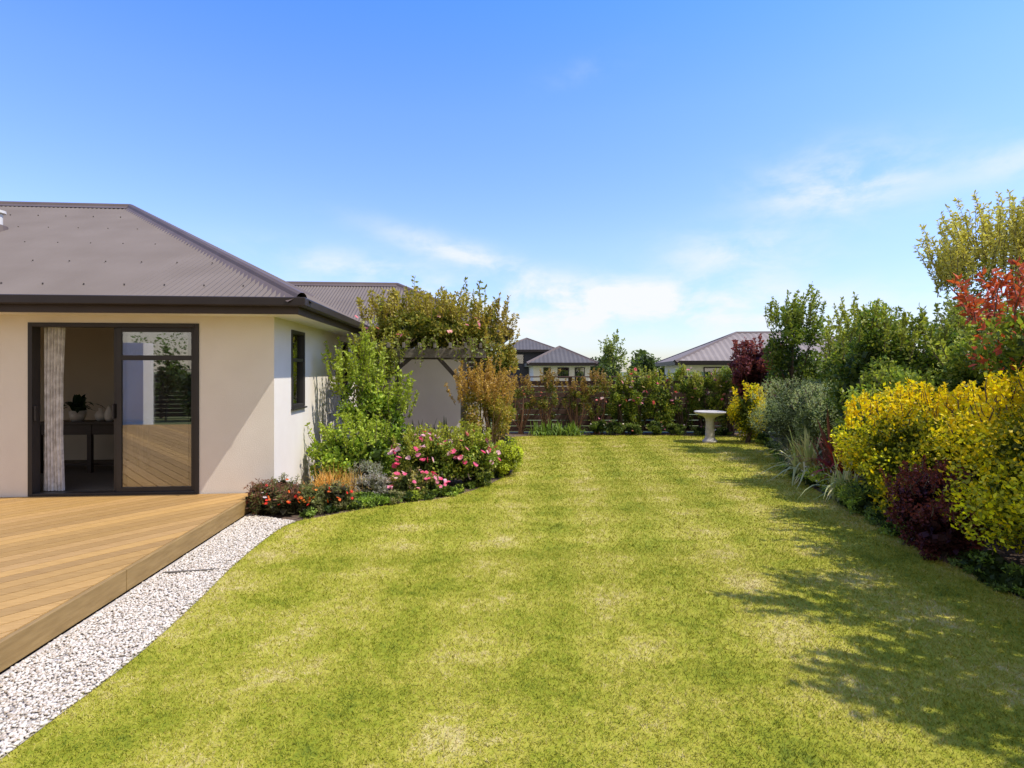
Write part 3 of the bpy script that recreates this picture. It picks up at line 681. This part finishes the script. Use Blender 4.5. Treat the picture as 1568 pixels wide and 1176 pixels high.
shrub('low_green_mound',-.46,8.1,.22,.25,.32,2600,.035,.5,G1,(.16,.21,.03),(.25,.3,.05),K=16,shoots=10,shoot_len=.08,seed=103)
flax('orange_sedge',-2.42,7.2,460,.56,.007,(.48,.25,.05),(.38,.28,.07),104,1.1,.09)
flax('orange_sedge',-2.15,7.25,360,.48,.007,(.44,.26,.06),(.35,.29,.08),105,1.1,.08)
shrub('lavender_cushion',-1.9,7.3,.28,.22,.28,3500,.04,.2,(.13,.14,.08),(.28,.30,.20),(.36,.36,.3),K=16,stems=0,shoots=40,shoot_len=.08,seed=106)
shrub('groundcover_mat',-1.85,7.0,.45,.18,.14,3800,.03,.5,(.06,.11,.015),(.16,.26,.03),(.22,.33,.04),K=16,stems=0,seed=107)
shrub('groundcover_mat',-.95,7.45,.3,.14,.13,2400,.03,.5,(.06,.11,.015),(.16,.25,.03),(.24,.33,.04),K=16,stems=0,seed=108)
P=Plant(141)
edge=[(p[0],p[1]) for p in lawn_poly if p[0]<.3 and 6.3<p[1]<13.8]
for i,(x,y) in enumerate(edge):
    if i%2: continue
    c=[(.14,.21,.03),(.21,.27,.03),(.17,.17,.06)][i%3]
    shrub('x',x-.10+random.uniform(-.05,.06),y+.06,random.uniform(.1,.2),.2,random.uniform(.06,.18),650,.03,.45,G1,c,tuple(1.4*k for k in c),K=8,stems=0,p=P,done=False)
P.obj('border_groundcover')
FL=[(.85,.2,.03),(.8,.06,.03),(.85,.35,.05)]
for i,(x,y,rx,h,nf) in enumerate(((-2.95,6.5,.2,.34,16),(-2.68,6.45,.24,.3,26),(-2.42,6.6,.22,.3,30),(-2.15,6.7,.2,.3,20),(-2.8,6.75,.25,.36,12))):
    bc=(.18,.09,.05) if i in (0,1) else (.16,.18,.06)
    shrub('gazania_patch',x,y,rx,.17,h,2600,.05,.22,(.05,.05,.02),(.15,.18,.05),bc,K=14,stems=0,shoots=18,shoot_len=.1,seed=110+i,flowers=FL if i else [(.7,.08,.06),(.85,.8,.75)],nfl=nf,fs=.042)
shrub('lavender_cushion',-2.05,7.75,.25,.2,.4,2200,.04,.25,(.10,.12,.06),(.22,.26,.15),(.3,.32,.25),K=14,stems=0,shoots=20,shoot_len=.1,seed=120)
# ---------------------------------------------------------------- distance
tree('street_tree',4.05,22,3.1,.55,1700,.12,130,(.14,.19,.03),(.05,.08,.02),(.2,.25,.05),z0=1.0,shoots=12,shoot_len=.4)
P=Plant(131)
for i in range(70):
    x=-70+i*2.6+random.uniform(-1,1); y=random.uniform(66,90); h=random.uniform(2.4,4.2)*y/75
    shrub('x',x,y,random.uniform(1.8,3),2,h,520,.5,.7,(.035,.06,.015),(.08,.12,.025),None,K=12,stems=0,core=True,p=P,done=False)
P.obj('distant_trees')
P=Plant(133)
for i in range(16):
    x=-1+i*.95; shrub('x',x,random.uniform(17,19),.8,.7,random.uniform(1.2,1.45) if x<3.4 else random.uniform(1.6,2.1),1100,.11,.6,(.04,.07,.015),(.12,.18,.03),(.22,.25,.05),K=12,stems=0,p=P,done=False)
P.obj('hedge_behind_fence')
P=Plant(132)
for i in range(26):
    x=-14+i*.85; shrub('x',x,-6.2+random.uniform(-.2,.2),.7,.6,random.uniform(1.8,3.2),900,.11,.6,(.04,.07,.015),(.10,.16,.03),None,K=12,stems=1,p=P,done=False)
P.obj('rear_hedge')

# ---------------------------------------------------------------- light and sky
EL=math.radians(56.7); AZ=math.radians(103.2)
sv=Vector((math.sin(AZ)*math.cos(EL),math.cos(AZ)*math.cos(EL),math.sin(EL)))
sd=bpy.data.lights.new('sun','SUN'); sd.energy=5; sd.angle=math.radians(.5); sd.color=(1,.94,.84)
so=bpy.data.objects.new('sun',sd); COL.objects.link(so); so.rotation_euler=sv.to_track_quat('Z','Y').to_euler(); so.location=(20,-5,30)
w=bpy.data.worlds.new('World'); scene.world=w; w.use_nodes=True; nt=w.node_tree; L=nt.links.new
bg=nt.nodes['Background']; bg.inputs['Strength'].default_value=.15
sky=N(nt,'ShaderNodeTexSky',sky_type='NISHITA'); sky.sun_disc=False; sky.sun_elevation=EL; sky.sun_rotation=AZ; sky.air_density=1.0; sky.dust_density=.6; sky.ozone_density=1.5
tc=N(nt,'ShaderNodeTexCoord'); sp=N(nt,'ShaderNodeSeparateXYZ'); L(tc.outputs['Generated'],sp.inputs[0])
def mth(op,a,b=None,c=None,clamp=False):
    n=N(nt,'ShaderNodeMath',operation=op,use_clamp=clamp)
    for i,x in enumerate((a,b,c)):
        if x is None: continue
        if isinstance(x,(int,float)): n.inputs[i].default_value=x
        else: L(x,n.inputs[i])
    return n.outputs[0]
rp=N(nt,'ShaderNodeValToRGB'); L(sp.outputs[2],rp.inputs[0]); e=rp.color_ramp.elements
e[0].position=0; e[0].color=(.38,.38,.42,1); e[1].position=.62; e[1].color=(.22,.46,.98,1)
x_=e.new(.22); x_.color=(.46,.49,.69,1)
x_=e.new(.42); x_.color=(.38,.50,.84,1)
ml=N(nt,'ShaderNodeVectorMath',operation='MULTIPLY'); L(sky.outputs[0],ml.inputs[0]); L(rp.outputs[0],ml.inputs[1])
ms=N(nt,'ShaderNodeVectorMath',operation='SCALE'); L(ml.outputs[0],ms.inputs[0]); ms.inputs['Scale'].default_value=2.85
az=mth('ARCTAN2',sp.outputs[0],sp.outputs[1]); el=mth('ARCSINE',sp.outputs[2])
def blob(a0,e0,sa,se,amp,tl=0):
    da=mth('SUBTRACT',az,a0); de=mth('SUBTRACT',el,e0); de=mth('MULTIPLY_ADD',da,-tl,de)
    x=mth('POWER',mth('ABSOLUTE',mth('DIVIDE',da,sa)),2); y=mth('POWER',mth('ABSOLUTE',mth('DIVIDE',de,se)),2)
    return mth('MULTIPLY',mth('EXPONENT',mth('MULTIPLY',mth('ADD',x,y),-1.)),amp)
tot=None
for b_ in ((-.08,.205,.15,.024,.9,-.25),(.14,.13,.26,.035,1.5,-.03),(.54,.285,.11,.045,1.1,.0),(.76,.28,.08,.03,.6,.1),(.39,.195,.12,.04,.8,0),(-.28,.175,.14,.03,.8,-.1),(.15,.085,.6,.045,1.1,0),(.14,.50,.08,.02,.12,.2)):
    g_=blob(*b_); tot=g_ if tot is None else mth('ADD',tot,g_)
cmb=N(nt,'ShaderNodeCombineXYZ'); L(mth('MULTIPLY',az,6),cmb.inputs[0]); L(mth('MULTIPLY',el,12),cmb.inputs[1]); cmb.inputs[2].default_value=3.1
nz=N(nt,'ShaderNodeTexNoise'); nz.inputs['Scale'].default_value=1.5; nz.inputs['Detail'].default_value=9; nz.inputs['Roughness'].default_value=.58; nz.inputs['Distortion'].default_value=.2; L(cmb.outputs[0],nz.inputs['Vector'])
mr=N(nt,'ShaderNodeMapRange'); mr.interpolation_type='SMOOTHSTEP'; mr.inputs['From Min'].default_value=.28; mr.inputs['From Max'].default_value=.72; L(nz.outputs['Fac'],mr.inputs[0])
cm=mth('MULTIPLY',tot,mr.outputs[0],None,True)
mry=N(nt,'ShaderNodeMapRange'); mry.interpolation_type='SMOOTHSTEP'; mry.inputs['From Min'].default_value=.15; mry.inputs['From Max'].default_value=-.6; L(sp.outputs[1],mry.inputs[0])
fill_haze=mth('MULTIPLY',mry.outputs[0],.8)  # warm haze added to the unseen rear sky as neutral fill light
mv=N(nt,'ShaderNodeMix',data_type='RGBA'); L(fill_haze,mv.inputs[0]); L(ms.outputs[0],mv.inputs[6]); mv.inputs[7].default_value=(5.3,4.7,3.9,1)
mx=N(nt,'ShaderNodeMix',data_type='RGBA'); L(cm,mx.inputs[0]); L(mv.outputs[2],mx.inputs[6]); mx.inputs[7].default_value=(6.3,6.5,6.7,1)
L(mx.outputs[2],bg.inputs['Color'])

# ---------------------------------------------------------------- camera
cd=bpy.data.cameras.new('camera'); cd.sensor_width=36; cd.lens=36*840/1568; cd.shift_y=-20/1568; cd.clip_end=3000; cd.clip_start=.05
co=bpy.data.objects.new('camera',cd); COL.objects.link(co); co.location=(0,0,1.7); co.rotation_euler=(math.pi/2,0,0); scene.camera=co
scene.view_settings.view_transform='Standard'; scene.view_settings.look='None'; scene.view_settings.exposure=0
